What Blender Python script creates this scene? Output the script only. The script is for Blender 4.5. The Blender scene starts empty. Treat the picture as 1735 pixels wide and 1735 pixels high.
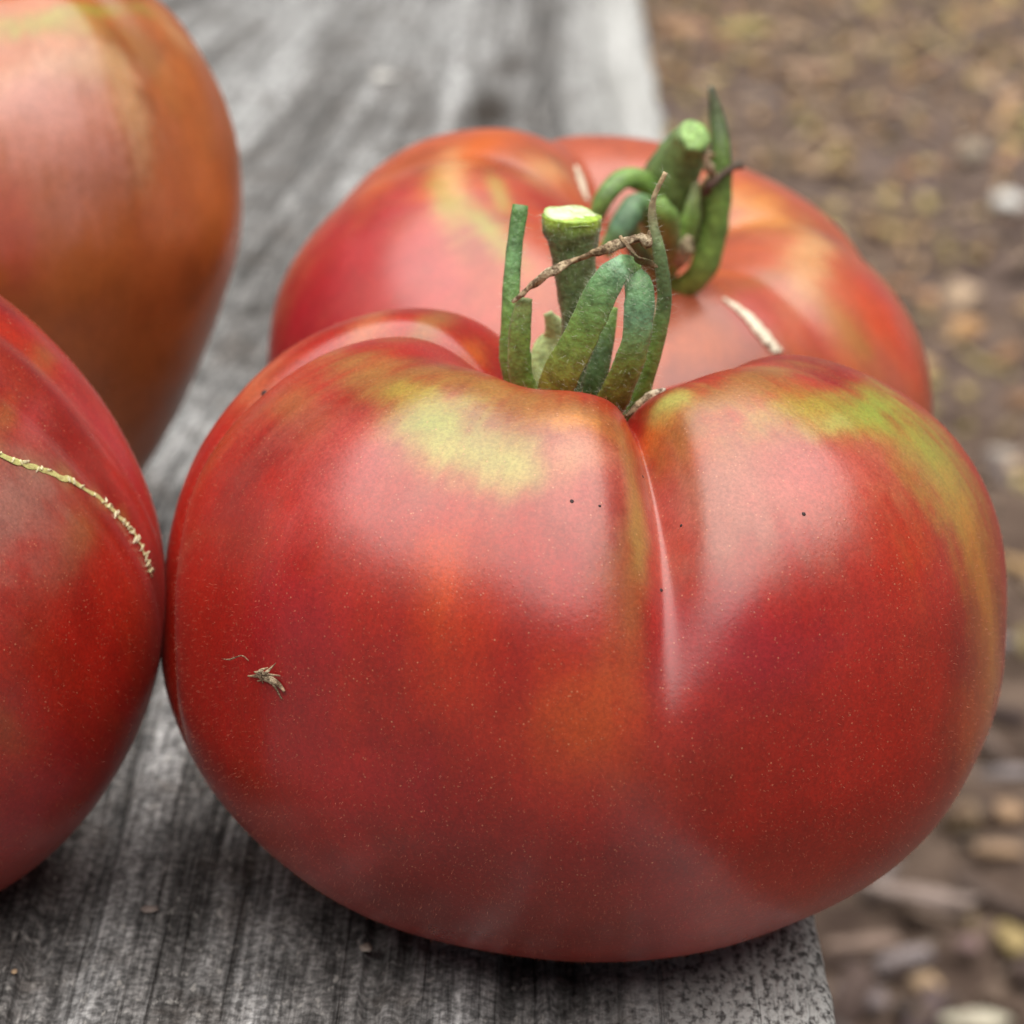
import bpy, bmesh, math, random
import numpy as np
from mathutils import Vector, Matrix

# ------------------------------------------------------------------ camera, world, sun, exposure
scene = bpy.context.scene
W = 1735.0                       # photograph pixels, used as the unit for measured positions
FPX = 4600.0                     # focal length in those pixels
PITCH = math.radians(19.5)
D0 = 0.33                        # camera to front tomato centre
FWD = np.array([0, math.cos(PITCH), -math.sin(PITCH)])
UPV = np.array([0, math.sin(PITCH), math.cos(PITCH)])
RGT = np.array([1.0, 0, 0])
C_FRONT = np.array([0.0, 0.0, 0.0338])
CAM = C_FRONT - D0 * FWD - RGT * (992 - W / 2) / FPX * D0 + UPV * (1062 - W / 2) / FPX * D0

cam_d = bpy.data.cameras.new("camera")
cam = bpy.data.objects.new("camera", cam_d)
scene.collection.objects.link(cam)
cam.location = CAM
cam.rotation_euler = (math.pi / 2 - PITCH, 0, 0)
cam_d.sensor_width = 36.0
cam_d.lens = 36.0 * FPX / W
cam_d.clip_start = 0.01
cam_d.clip_end = 200.0
cam_d.dof.use_dof = True
cam_d.dof.focus_distance = 0.291
cam_d.dof.aperture_fstop = cam_d.lens / 3.4      # 3 mm entrance pupil
scene.camera = cam

SUN_EL, SUN_AZ = math.radians(82), math.radians(178)   # azimuth measured from +Y towards +X
world = bpy.data.worlds.new("World")
scene.world = world
world.use_nodes = True
wn, wl = world.node_tree.nodes, world.node_tree.links
bg = wn["Background"]
sky = wn.new("ShaderNodeTexSky")
sky.sky_type = 'NISHITA'
sky.sun_disc = False
sky.sun_elevation = SUN_EL
sky.sun_rotation = SUN_AZ
sky.air_density = 0.25
sky.dust_density = 0.2
sky.ozone_density = 1.0
hs = wn.new("ShaderNodeHueSaturation")
hs.inputs['Saturation'].default_value = 0.25
wl.new(sky.outputs[0], hs.inputs['Color'])
wl.new(hs.outputs[0], bg.inputs['Color'])
bg.inputs['Strength'].default_value = 0.05

sun_d = bpy.data.lights.new("sun", 'SUN')
sun_d.energy = 5.0
sun_d.angle = math.radians(90)
sun_d.color = (1.0, 0.97, 0.92)
sun = bpy.data.objects.new("sun", sun_d)
scene.collection.objects.link(sun)
sdir = Vector((math.sin(SUN_AZ) * math.cos(SUN_EL), math.cos(SUN_AZ) * math.cos(SUN_EL), math.sin(SUN_EL)))
sun.rotation_euler = sdir.to_track_quat('Z', 'Y').to_euler()
sun.location = sdir * 3

vs = scene.view_settings
vs.view_transform = 'Standard'
vs.look = 'None'
vs.exposure = 0.28
vs.gamma = 1.0
vs.use_curve_mapping = False

# ------------------------------------------------------------------ helpers
rng = np.random.default_rng(7)
random.seed(7)


def ray(x, y):
    d = FWD + RGT * (x - W / 2) / FPX - UPV * (y - W / 2) / FPX
    return d


def at_y(x, y, Y):               # pixel -> point on the world plane y = Y
    d = ray(x, y)
    return CAM + d * (Y - CAM[1]) / d[1]


def at_z(x, y, Z):               # pixel -> point on the world plane z = Z
    d = ray(x, y)
    return CAM + d * (Z - CAM[2]) / d[2]


def project(P):
    q = P - CAM
    z = q @ FWD
    return np.stack([W / 2 + FPX * (q @ RGT) / z, W / 2 - FPX * (q @ UPV) / z], -1)


def _hash(ix, iy, iz, seed):
    h = (ix * 374761393 + iy * 668265263 + iz * 2147483647 + seed * 974634777) & 0xFFFFFFFF
    h = ((h ^ (h >> 13)) * 1274126177) & 0xFFFFFFFF
    h = ((h ^ (h >> 15)) * 2246822519) & 0xFFFFFFFF
    return ((h ^ (h >> 16)) & 0xFFFFFF) / float(0xFFFFFF)


def noise3(p, seed=0):           # value noise in 0..1
    p = np.asarray(p, float)
    i = np.floor(p).astype(np.int64)
    f = p - i
    f = f * f * f * (f * (f * 6 - 15) + 10)
    r = 0
    for dx in (0, 1):
        for dy in (0, 1):
            for dz in (0, 1):
                w = (f[..., 0] if dx else 1 - f[..., 0]) * (f[..., 1] if dy else 1 - f[..., 1]) * (f[..., 2] if dz else 1 - f[..., 2])
                r = r + w * _hash(i[..., 0] + dx, i[..., 1] + dy, i[..., 2] + dz, seed)
    return r


def fbm(p, oct=4, seed=0):
    a, s, r, n = 1.0, 1.0, 0, 0
    for k in range(oct):
        r = r + a * noise3(p * s, seed + k * 17)
        n += a
        a *= 0.5
        s *= 2.03
    return r / n


def sstep(a, b, x):
    t = np.clip((x - a) / (b - a), 0, 1)
    return t * t * (3 - 2 * t)


def mesh_obj(name, verts, faces, mat, parent=None, smooth=True):
    me = bpy.data.meshes.new(name)
    me.from_pydata([tuple(v) for v in verts], [], [tuple(f) for f in faces])
    return link_mesh(name, me, mat, parent, smooth)


def fast_mesh(name, verts, quads):
    me = bpy.data.meshes.new(name)
    verts = np.ascontiguousarray(verts, np.float32)
    quads = np.ascontiguousarray(quads, np.int32)
    k = quads.shape[1]
    me.vertices.add(len(verts))
    me.vertices.foreach_set("co", verts.ravel())
    me.loops.add(quads.size)
    me.loops.foreach_set("vertex_index", quads.ravel())
    me.polygons.add(len(quads))
    me.polygons.foreach_set("loop_start", np.arange(len(quads), dtype=np.int32) * k)
    me.update(calc_edges=True)
    me.validate()
    return me


def link_mesh(name, me, mat, parent=None, smooth=True):
    if smooth:
        me.polygons.foreach_set("use_smooth", np.ones(len(me.polygons), bool))
    ob = bpy.data.objects.new(name, me)
    scene.collection.objects.link(ob)
    if mat is not None and len(me.materials) == 0:
        me.materials.append(mat)
    if parent is not None:
        ob.parent = parent
        ob.matrix_parent_inverse = Matrix.Translation(-Vector(parent.location))
    return ob


def empty(name, loc, label, cat, group=None):
    o = bpy.data.objects.new(name, None)
    scene.collection.objects.link(o)
    o.location = Vector(loc)
    o.empty_display_size = 0.01
    return tag(o, label, cat, group)


def tag(o, label=None, cat=None, group=None, kind=None):
    if label: o["label"] = label
    if cat: o["category"] = cat
    if group: o["group"] = group
    if kind: o["kind"] = kind
    return o


def color_attr(me, name, rgb):
    a = me.color_attributes.new(name, 'FLOAT_COLOR', 'POINT')
    buf = np.ones((len(rgb), 4), np.float32)
    buf[:, :3] = rgb
    a.data.foreach_set("color", buf.ravel())


def vec_attr(me, name, v):
    a = me.attributes.new(name, 'FLOAT_VECTOR', 'POINT')
    a.data.foreach_set("vector", np.ascontiguousarray(v, np.float32).ravel())


# ------------------------------------------------------------------ materials
class NT:
    def __init__(s, name):
        s.m = bpy.data.materials.new(name)
        s.m.use_nodes = True
        s.n, s.l = s.m.node_tree.nodes, s.m.node_tree.links
        s.b = s.n["Principled BSDF"]

    def new(s, t, **kw):
        n = s.n.new(t)
        for k, v in kw.items():
            setattr(n, k, v)
        return n

    def link(s, a, b):
        s.l.new(a, b)

    def noise(s, vec, scale, detail=4, rough=0.55, dist=0.0):
        n = s.new("ShaderNodeTexNoise")
        n.inputs['Scale'].default_value = scale
        n.inputs['Detail'].default_value = detail
        n.inputs['Roughness'].default_value = rough
        n.inputs['Distortion'].default_value = dist
        if vec is not None: s.link(vec, n.inputs['Vector'])
        return n.outputs['Fac']

    def ramp(s, fac, stops):
        r = s.new("ShaderNodeValToRGB")
        e = r.color_ramp.elements
        while len(e) < len(stops): e.new(0.5)
        for k, (p, c) in enumerate(stops):
            e[k].position = p
            e[k].color = (c, c, c, 1) if not isinstance(c, (tuple, list)) else (*c, 1)
        s.link(fac, r.inputs[0])
        return r.outputs[0]

    def mix(s, fac, a, b, mode='MIX'):
        n = s.new("ShaderNodeMix", data_type='RGBA', blend_type=mode)
        for i, v in ((0, fac), (6, a), (7, b)):
            if hasattr(v, 'is_linked'): s.link(v, n.inputs[i])
            elif i == 0: n.inputs[i].default_value = v
            else: n.inputs[i].default_value = (*v, 1)
        return n.outputs[2]

    def math(s, op, a, b=None, clamp=False):
        n = s.new("ShaderNodeMath", operation=op, use_clamp=clamp)
        for i, v in enumerate((a, b)):
            if v is None: continue
            if hasattr(v, 'is_linked'): s.link(v, n.inputs[i])
            else: n.inputs[i].default_value = v
        return n.outputs[0]

    def mapping(s, vec, scale):
        n = s.new("ShaderNodeMapping")
        n.inputs['Scale'].default_value = scale
        s.link(vec, n.inputs['Vector'])
        return n.outputs[0]

    def bump(s, h, strength, dist):
        n = s.new("ShaderNodeBump")
        n.inputs['Strength'].default_value = strength
        n.inputs['Distance'].default_value = dist
        s.link(h, n.inputs['Height'])
        s.link(n.outputs[0], s.b.inputs['Normal'])

    def set(s, **kw):
        for k, v in kw.items():
            k = k.replace('_', ' ')
            i = s.b.inputs[k]
            if hasattr(v, 'is_linked'): s.link(v, i)
            elif isinstance(v, tuple) and len(v) == 3 and k != 'Subsurface Radius': i.default_value = (*v, 1)
            else: i.default_value = v
        return s.m


def skin_material(name, rough=0.36, sheen=0.02, speck=1.0):
    t = NT(name)
    col = t.new("ShaderNodeAttribute", attribute_name="skin").outputs['Color']
    uv = t.new("ShaderNodeAttribute", attribute_name="polar").outputs['Vector']
    tc = t.new("ShaderNodeTexCoord").outputs['Object']
    # mottling of the flesh under the skin
    m1 = t.noise(tc, 160, 4, 0.6)
    m2 = t.noise(t.mapping(uv, (1.0, 0.25, 1)), 900, 3, 0.6)
    c = t.mix(t.ramp(m1, [(0.35, 0.0), (0.7, 0.35)]), col, (0.30, 0.018, 0.012), 'MULTIPLY') if False else col
    br = t.math('ADD', t.math('MULTIPLY', m1, 0.5), t.math('MULTIPLY', m2, 0.3))
    c = t.mix(1.0, c, t.ramp(br, [(0.25, 0.82), (0.6, 1.15)]), 'MULTIPLY')
    c = t.mix(1.0, c, t.ramp(t.noise(tc, 2400, 2, 0.7), [(0.35, 0.86), (0.65, 1.16)]), 'MULTIPLY')
    # fine pale hair bases, in faint rows
    v = t.new("ShaderNodeTexVoronoi", feature='F1')
    v.inputs['Scale'].default_value = 2000
    t.link(tc, v.inputs['Vector'])
    dots = t.math('MULTIPLY', t.ramp(v.outputs['Distance'], [(0.08, 1.0), (0.28, 0.0)]), t.ramp(v.outputs['Color'], [(0.35, 0.0), (0.95, 1.0)]))
    gate = t.ramp(t.noise(t.mapping(uv, (1, 1, 1)), 420, 3, 0.6), [(0.42, 0.0), (0.58, 0.85 * speck)])
    c = t.mix(t.math('MULTIPLY', dots, gate), c, (0.62, 0.26, 0.14))
    hb = t.math('ADD', t.math('MULTIPLY', t.noise(tc, 1900, 2), 0.5), t.math('MULTIPLY', dots, 0.5))
    t.bump(hb, 0.16, 0.0002)
    rr = t.ramp(t.noise(tc, 90, 3), [(0.3, rough - 0.05), (0.7, rough + 0.06)])
    t.set(Base_Color=c, Roughness=rr, IOR=1.52, Specular_IOR_Level=0.74, Sheen_Weight=sheen, Sheen_Roughness=0.4,
          Subsurface_Weight=0.12, Subsurface_Radius=(1.0, 0.25, 0.12), Subsurface_Scale=0.002)
    return t.m


def simple(name, rgb, rough=0.6, var=0.25, scale=400, bump=0.15, sss=0.0, rgb2=None, sheen=0.0):
    t = NT(name)
    tc = t.new("ShaderNodeTexCoord").outputs['Object']
    n = t.noise(tc, scale, 4, 0.6)
    c2 = rgb2 if rgb2 else tuple(x * (1 - var) for x in rgb)
    c = t.mix(t.ramp(n, [(0.35, 0.0), (0.65, 1.0)]), rgb, c2)
    t.bump(t.noise(tc, scale * 4, 3), bump, 0.0004)
    t.set(Base_Color=c, Roughness=rough, Subsurface_Weight=sss, Subsurface_Scale=0.001, Sheen_Weight=sheen)
    return t.m


# ------------------------------------------------------------------ ground with mulch
GZ = -0.36
t = NT("soil")
tc = t.new("ShaderNodeTexCoord").outputs['Object']
c = t.mix(t.ramp(t.noise(tc, 22, 6, 0.65), [(0.35, 0.0), (0.68, 1.0)]), (0.075, 0.050, 0.040), (0.21, 0.15, 0.115))
c = t.mix(t.ramp(t.noise(tc, 3.1, 3), [(0.45, 0.0), (0.7, 0.55)]), c, (0.17, 0.13, 0.12))
t.bump(t.noise(tc, 130, 5), 0.8, 0.01)
t.set(Base_Color=c, Roughness=0.95, Specular_IOR_Level=0.1)
M_SOIL = t.m

gx = np.concatenate([np.linspace(-30, -1.5, 24)[:-1], np.linspace(-1.5, 2.5, 220), np.linspace(2.5, 30, 24)[1:]])
gy = np.concatenate([np.linspace(-20, -1, 20)[:-1], np.linspace(-1, 4.5, 260), np.linspace(4.5, 60, 30)[1:]])
X, Y = np.meshgrid(gx, gy, indexing='ij')
Z = GZ + 0.03 * (fbm(np.stack([X * 6, Y * 6, X * 0], -1), 5, 3) - 0.5) + 0.012 * (fbm(np.stack([X * 40, Y * 40, X * 0], -1), 3, 9) - 0.5)


def ground_h(x, y):
    p = np.array([[x * 6, y * 6, 0.0]])
    q = np.array([[x * 40, y * 40, 0.0]])
    return GZ + 0.03 * (fbm(p, 5, 3)[0] - 0.5) + 0.012 * (fbm(q, 3, 9)[0] - 0.5)


def grid_quads(nu, nv, wrap_u=False):
    i = np.arange(nu if wrap_u else nu - 1)
    j = np.arange(nv - 1)
    I, J = np.meshgrid(i, j, indexing='ij')
    I2 = (I + 1) % nu
    return np.stack([I * nv + J, I2 * nv + J, I2 * nv + J + 1, I * nv + J + 1], -1).reshape(-1, 4)


me = fast_mesh("ground", np.stack([X, Y, Z], -1).reshape(-1, 3), grid_quads(len(gx), len(gy)))
tag(link_mesh("ground", me, M_SOIL), kind="structure")

# loose bark and chips: one uncountable layer
t = NT("mulch")
col = t.new("ShaderNodeAttribute", attribute_name="tint").outputs['Color']
tc = t.new("ShaderNodeTexCoord").outputs['Object']
c = t.mix(t.ramp(t.noise(tc, 260, 4), [(0.3, 0.45), (0.7, 1.0)]), (0.09, 0.065, 0.055), col)
t.bump(t.noise(t.mapping(tc, (1, 1, 3)), 300, 3), 0.6, 0.002)
t.set(Base_Color=c, Roughness=0.9, Specular_IOR_Level=0.15)
M_MULCH = t.m

CHIP_F = np.array([[0, 1, 2, 3], [7, 6, 5, 4], [0, 4, 5, 1], [1, 5, 6, 2], [2, 6, 7, 3], [3, 7, 4, 0]])
PAL = np.array([[0.23, 0.165, 0.125], [0.165, 0.12, 0.10], [0.29, 0.225, 0.18], [0.12, 0.085, 0.075],
                [0.25, 0.165, 0.11], [0.21, 0.175, 0.165], [0.34, 0.25, 0.15], [0.185, 0.135, 0.135]])


GOLD = np.array([[0.50, 0.33, 0.17], [0.46, 0.26, 0.14], [0.50, 0.40, 0.17], [0.52, 0.38, 0.26], [0.30, 0.22, 0.19]])


def chip_verts(L, Wd, T):
    v = np.array([[-1, -1, -1], [1, -1, -1], [1, 1, -1], [-1, 1, -1], [-1, -1, 1], [1, -1, 1], [1, 1, 1], [-1, 1, 1]], float)
    v = v * np.array([L, Wd, T]) / 2
    v *= rng.uniform(0.55, 1.15, v.shape)
    a, b, g = rng.uniform(0, 6.28), rng.normal(0, 0.6), rng.normal(0, 0.6)
    Rz = np.array([[math.cos(a), -math.sin(a), 0], [math.sin(a), math.cos(a), 0], [0, 0, 1]])
    Rx = np.array([[1, 0, 0], [0, math.cos(b), -math.sin(b)], [0, math.sin(b), math.cos(b)]])
    Ry = np.array([[math.cos(g), 0, math.sin(g)], [0, 1, 0], [-math.sin(g), 0, math.cos(g)]])
    return v @ (Rz @ Rx @ Ry).T


NCH = 17000
cx = rng.uniform(-1.0, 1.9, NCH)
cy = rng.uniform(-0.7, 3.6, NCH)
hh = GZ + 0.03 * (fbm(np.stack([cx * 6, cy * 6, cx * 0], -1), 5, 3) - 0.5) + 0.012 * (fbm(np.stack([cx * 40, cy * 40, cx * 0], -1), 3, 9) - 0.5)
vv, ff, cc = [], [], []
for k in range(NCH):
    L = rng.lognormal(math.log(0.017), 0.5)
    v = chip_verts(L, L * rng.uniform(0.18, 0.5), rng.uniform(0.003, 0.009)) + np.array([cx[k], cy[k], hh[k] + 0.004])
    vv.append(v); ff.append(CHIP_F + 8 * k)
    c = PAL[rng.integers(len(PAL))] * rng.uniform(0.45, 1.5)
    if cy[k] > 0.95 and cx[k] < 0.15 + 0.16 * cy[k] and rng.random() < 0.7:
        c = GOLD[rng.integers(len(GOLD))] * rng.uniform(0.8, 1.6)
    cc.append(np.repeat(c[None], 8, 0))
me = fast_mesh("mulch", np.concatenate(vv), np.concatenate(ff))
color_attr(me, "tint", np.concatenate(cc))
tag(link_mesh("mulch", me, M_MULCH, smooth=False), "brown bark mulch and wood crumbs covering the soil", "mulch", kind="stuff")


def lump(name, px, py, wpx, hpx, rgb, label, cat, ang=0.0, thick=0.5, group=None, seed=0, chip=False, lift=0.006):
    """a chip, twig or pebble lying on the ground at its real place and size"""
    p = at_z(px, py, GZ)
    p = at_z(px, py, ground_h(p[0], p[1]) + lift)
    dist = (p - CAM) @ FWD
    sc = dist / FPX
    L, Wd = wpx * sc * (0.72 if chip else 0.9), hpx * sc * (0.75 if chip else 1.15)
    bm = bmesh.new()
    if chip:
        bmesh.ops.create_cube(bm, size=1.0)
        bmesh.ops.subdivide_edges(bm, edges=bm.edges[:], cuts=3, use_grid_fill=True)
    else:
        bmesh.ops.create_icosphere(bm, subdivisions=3, radius=0.5)
    V = np.array([v.co[:] for v in bm.verts])
    n = fbm(V * 3.0 + seed * 7.7, 3, seed) - 0.5
    V = V * (1 + (1.0 if chip else 0.7) * n[:, None])
    if chip:
        V[:, 1] *= 1 - 0.5 * np.abs(V[:, 0]) + 0.25 * V[:, 0]
        V[:, 2] += 0.3 * (V[:, 0] ** 2)
    V = V * np.array([L, Wd, min(L, Wd) * thick])
    ca, sa = math.cos(ang), math.sin(ang)
    V = np.stack([V[:, 0] * ca - V[:, 1] * sa, V[:, 0] * sa + V[:, 1] * ca, V[:, 2]], -1)
    for v, q in zip(bm.verts, V): v.co = q
    me = bpy.data.meshes.new(name)
    bm.to_mesh(me); bm.free()
    color_attr(me, "tint", np.repeat(np.array([rgb]), len(me.vertices), 0))
    o = link_mesh(name, me, M_MULCH, smooth=not chip)
    o.location = Vector(p)
    return tag(o, label, cat, group)


G1 = "loose pieces lying on the ground"
lump("pebble", 1708, 342, 62, 58, (0.85, 0.84, 0.80), "bright white pebble on the ground at the right edge", "pebble", group=G1, seed=1)
lump("pebble", 1648, 258, 62, 50, (0.50, 0.42, 0.33), "dull beige pebble above the white one on the ground", "pebble", group=G1, seed=2)
lump("wood_chip", 1636, 556, 70, 55, (0.62, 0.36, 0.17), "round orange tan wood chip on dark ground right of the rear tomato", "wood chip", group=G1, seed=3)
lump("pebble", 1697, 772, 60, 52, (0.52, 0.46, 0.40), "pale grey pebble right of the front tomato's green shoulder", "pebble", group=G1, seed=4)
lump("wood_chip", 1550, 1518, 240, 46, (0.42, 0.33, 0.29), "long pale wood chip beside the front tomato's lower right side", "wood chip", ang=-0.35, group=G1, seed=5, chip=True)
lump("wood_chip", 1460, 1600, 150, 40, (0.36, 0.26, 0.21), "short pinkish chip next to the plank's lower right edge", "wood chip", ang=0.15, group=G1, seed=6, chip=True)
lump("wood_chip", 1530, 1625, 150, 46, (0.35, 0.30, 0.30), "grey wood chip crossing below the long pale chip", "wood chip", ang=0.5, group=G1, seed=7, chip=True)
lump("wood_chip", 1568, 1668, 62, 48, (0.60, 0.42, 0.26), "small round tan chip near the bottom right corner", "wood chip", group=G1, seed=8)
lump("wood_chip", 1455, 1690, 110, 60, (0.30, 0.25, 0.25), "broad grey brown chip by the plank's bottom corner", "wood chip", ang=-0.4, group=G1, seed=9, chip=True)
lump("pebble", 1650, 1728, 130, 44, (0.78, 0.72, 0.56), "cream coloured flat stone cut off by the bottom edge", "pebble", group=G1, seed=10)
lump("wood_chip", 1700, 1375, 90, 44, (0.55, 0.36, 0.22), "orange brown chip at the right edge below the front tomato's middle", "wood chip", ang=-0.3, group=G1, seed=11)
lump("wood_chip", 1690, 1440, 100, 36, (0.45, 0.30, 0.19), "reddish tan chip just below the orange brown chip", "wood chip", ang=-0.25, group=G1, seed=12)
lump("wood_chip", 1716, 1590, 60, 90, (0.50, 0.38, 0.17), "yellowish chip at the right edge near the bottom corner", "wood chip", ang=0.2, group=G1, seed=13)
lump("wood_chip", 1640, 1598, 52, 44, (0.30, 0.20, 0.19), "round reddish brown chip between grey and yellowish chips", "wood chip", group=G1, seed=14)
lump("dry_leaf", 1262, 48, 110, 60, (0.48, 0.40, 0.16), "yellow green dry leaf on the ground behind the plank's end", "leaf", ang=0.3, thick=0.25, group=G1, seed=15)
lump("dry_leaf", 1160, 50, 90, 110, (0.44, 0.25, 0.15), "rusty orange leaf close to the plank's far edge", "leaf", ang=0.2, thick=0.25, group=G1, seed=16)
lump("dry_leaf", 1375, 118, 120, 50, (0.46, 0.30, 0.20), "pinkish tan leaf lying behind the rear stem", "leaf", ang=-0.3, thick=0.25, group=G1, seed=17)
lump("dry_leaf", 1520, 75, 90, 36, (0.46, 0.34, 0.18), "straw coloured leaf near the top of the ground", "leaf", ang=0.2, thick=0.25, group=G1, seed=18)
lump("wood_chip", 1390, 285, 74, 42, (0.46, 0.32, 0.20), "tan chip on the ground just above the rear tomato's right shoulder", "wood chip", group=G1, seed=19)
lump("wood_chip", 1690, 1090, 90, 36, (0.33, 0.28, 0.27), "flat grey chip at the right edge beside the front tomato", "wood chip", ang=0.1, group=G1, seed=20, chip=True)
lump("wood_chip", 1705, 1310, 120, 34, (0.33, 0.29, 0.29), "grey sliver above the orange brown chip", "wood chip", ang=0.1, group=G1, seed=21, chip=True)

# ------------------------------------------------------------------ plank
EA, EB = at_z(1428, 1735, 0.0), at_z(1088, 0, 0.0)
e_dir = (EB - EA)[:2]; e_dir /= np.linalg.norm(e_dir)
e_right = np.array([e_dir[1], -e_dir[0]])
PW, PT = 0.29, 0.038
nu, nv = 640, 560
edge_r = 0.0030
uu = np.linspace(-PW, 0, nu)
uu = np.where(uu < -0.20, uu, uu)
v0, v1 = -0.22, 1.25
s = np.linspace(0, 1, nv)
vvv = v0 + (v1 - v0) * (0.42 * s + 0.58 * s ** 3)
U, V = np.meshgrid(uu, vvv, indexing='ij')
# knot positions in plank coordinates


def plank_uv(p):
    q = p[:2] - EA[:2]
    return np.array([q @ e_right, q @ e_dir])


KN = [plank_uv(at_z(835, 205, 0)), plank_uv(at_z(1050, 235, 0))]
GU = U.copy()
# grain swings aside at the far left and round the knots
far = sstep(0.10, 0.55, V)
GU = GU - 0.42 * far * sstep(-0.02, -0.25, U) * (V - 0.12) * 0.5
for (ku, kv), st in zip(KN, (0.010, 0.006)):
    du, dv = U - ku, (V - kv) * 0.35
    r2 = du ** 2 + dv ** 2
    GU = GU + st * np.tanh(du / 0.006) * np.exp(-r2 / (2 * 0.02 ** 2))
GU = GU + 0.004 * (fbm(np.stack([U * 12, V * 5, U * 0], -1), 3, 31) - 0.5)
GU = GU + 0.10 * V * sstep(-0.04, -0.15, U) * (1 - sstep(0.02, 0.35, V))
gp = lambda a, b: np.stack([GU * a, V * b, U * 0], -1)
ridge = fbm(gp(260, 7), 3, 41)
crack = fbm(gp(190, 3.0), 2, 47)
crackd = sstep(0.60, 0.74, crack) * sstep(0.45, 0.6, fbm(np.stack([U * 20, V * 6, U * 0], -1), 2, 5))
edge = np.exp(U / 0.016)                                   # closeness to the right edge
rough = fbm(np.stack([U * 700, V * 500, U * 0], -1), 3, 53)
Zp = 0.0007 * (ridge - 0.5) - 0.0012 * crackd + 0.0016 * (fbm(np.stack([U * 9, V * 5, U * 0], -1), 2, 61) - 0.5) - 0.0006
Zp = Zp + 0.0011 * (rough - 0.55) * np.clip(edge, 0, 1)
for (ku, kv), dp in zip(KN, (0.006, 0.002)):
    Zp = Zp - dp * np.exp(-(((U - ku) / 0.005) ** 2 + ((V - kv) / 0.014) ** 2))
# worn rounded arris along the right edge
dd = np.clip((U + edge_r) / edge_r, 0, 1)
wob = 0.0022 * (fbm(np.stack([V * 45, V * 0, V * 0], -1), 4, 71) - 0.5) * np.exp(U / 0.012)
UX = U + wob
Zp = Zp - edge_r * (1 - np.sqrt(np.clip(1 - dd ** 2, 0, 1)))
# skirt rows: right and left side faces
top = np.stack([UX, V, Zp], -1)
sk = []
for z in np.linspace(-edge_r - 0.001, -PT, 10):
    q = top[-1].copy(); q[:, 0] = wob[-1] - 0.0004 + 0.0006 * (fbm(np.stack([vvv * 60, vvv * 0 + z * 900, vvv * 0], -1), 3, 77) - 0.5); q[:, 2] = z
    sk.append(q)
lf = top[0].copy(); lf[:, 2] = -PT
rows = np.concatenate([lf[None], top, np.stack(sk)], 0)
GUr = np.concatenate([GU[:1] - 0.02, GU, np.stack([GU[-1] + 0.003 * (k + 1) for k in range(10)])], 0)
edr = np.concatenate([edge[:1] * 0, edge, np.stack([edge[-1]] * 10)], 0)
Vr = np.concatenate([V[:1], V, np.stack([vvv] * 10)], 0)
nr = rows.shape[0]
world_p = np.empty_like(rows)
world_p[..., 0] = EA[0] + rows[..., 0] * e_right[0] + rows[..., 1] * e_dir[0]
world_p[..., 1] = EA[1] + rows[..., 0] * e_right[1] + rows[..., 1] * e_dir[1]
world_p[..., 2] = rows[..., 2]
q = grid_quads(nr, nv)
q = q[:, ::-1] if False else q
me = fast_mesh("plank", world_p.reshape(-1, 3), q)
ppx = project(world_p.reshape(-1, 3))
def blob(x, y, rx, ry, ang=0.0):
    dx, dy = ppx[:, 0] - x, ppx[:, 1] - y
    ca, sa = math.cos(ang), math.sin(ang)
    return np.exp(-(((dx * ca + dy * sa) / rx) ** 2 + ((-dx * sa + dy * ca) / ry) ** 2))
mk = np.clip(1.2 * blob(832, 190, 46, 36) + 0.8 * blob(868, 110, 34, 26) + 0.6 * blob(1040, 140, 40, 22) + 0.5 * blob(1030, 260, 34, 18) + 0.45 * blob(690, 215, 22, 14), 0, 1) * 0.95
tone = 1.2 * blob(430, 130, 75, 260, 0.5) + 0.9 * blob(1060, 60, 34, 170, -0.15) + 0.5 * blob(760, 60, 120, 90) + 0.9 * blob(300, 720, 60, 160, 0.5) - 0.8 * blob(480, 250, 40, 200, 0.5) - 0.6 * blob(940, 60, 50, 90) + 0.6 * blob(700, 100, 350, 170)
vec_attr(me, "marks", np.stack([mk, tone, mk * 0], -1))
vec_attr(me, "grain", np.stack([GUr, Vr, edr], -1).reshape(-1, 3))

t = NT("weathered_wood")
g = t.new("ShaderNodeAttribute", attribute_name="grain").outputs['Vector']
sp = t.new("ShaderNodeSeparateXYZ"); t.link(g, sp.inputs[0])
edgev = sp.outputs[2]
cmb = t.new("ShaderNodeCombineXYZ"); t.link(sp.outputs[0], cmb.inputs[0]); t.link(sp.outputs[1], cmb.inputs[1])
g2 = cmb.outputs[0]
tc = t.new("ShaderNodeTexCoord").outputs['Object']
broad = t.noise(t.mapping(g2, (55, 4, 1)), 1.0, 5, 0.6)
marks = t.new('ShaderNodeAttribute', attribute_name='marks').outputs['Vector']
sm = t.new('ShaderNodeSeparateXYZ'); t.link(marks, sm.inputs[0])
line = t.noise(t.mapping(g2, (620, 7, 1)), 1.0, 3, 0.55, 0.2)
fib = t.noise(t.mapping(g2, (1500, 60, 1)), 1.0, 4, 0.65)
fib2 = t.noise(t.mapping(g2, (330, 11, 1)), 1.0, 5, 0.65, 0.3)
crumb = t.noise(tc, 900, 4, 0.7)
blot = t.noise(tc, 55, 5, 0.65)
c = t.ramp(t.math('ADD', broad, t.math('MULTIPLY', sm.outputs[1], 0.14)), [(0.36, (0.085, 0.08, 0.077)), (0.5, (0.185, 0.18, 0.176)), (0.68, (0.42, 0.42, 0.42))])
c = t.mix(0.5, c, t.ramp(fib2, [(0.36, 0.45), (0.5, 0.97), (0.62, 1.3)]), 'MULTIPLY')
c = t.mix(0.85, c, t.ramp(fib, [(0.38, 0.42), (0.5, 0.95), (0.64, 1.4)]), 'MULTIPLY')
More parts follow.
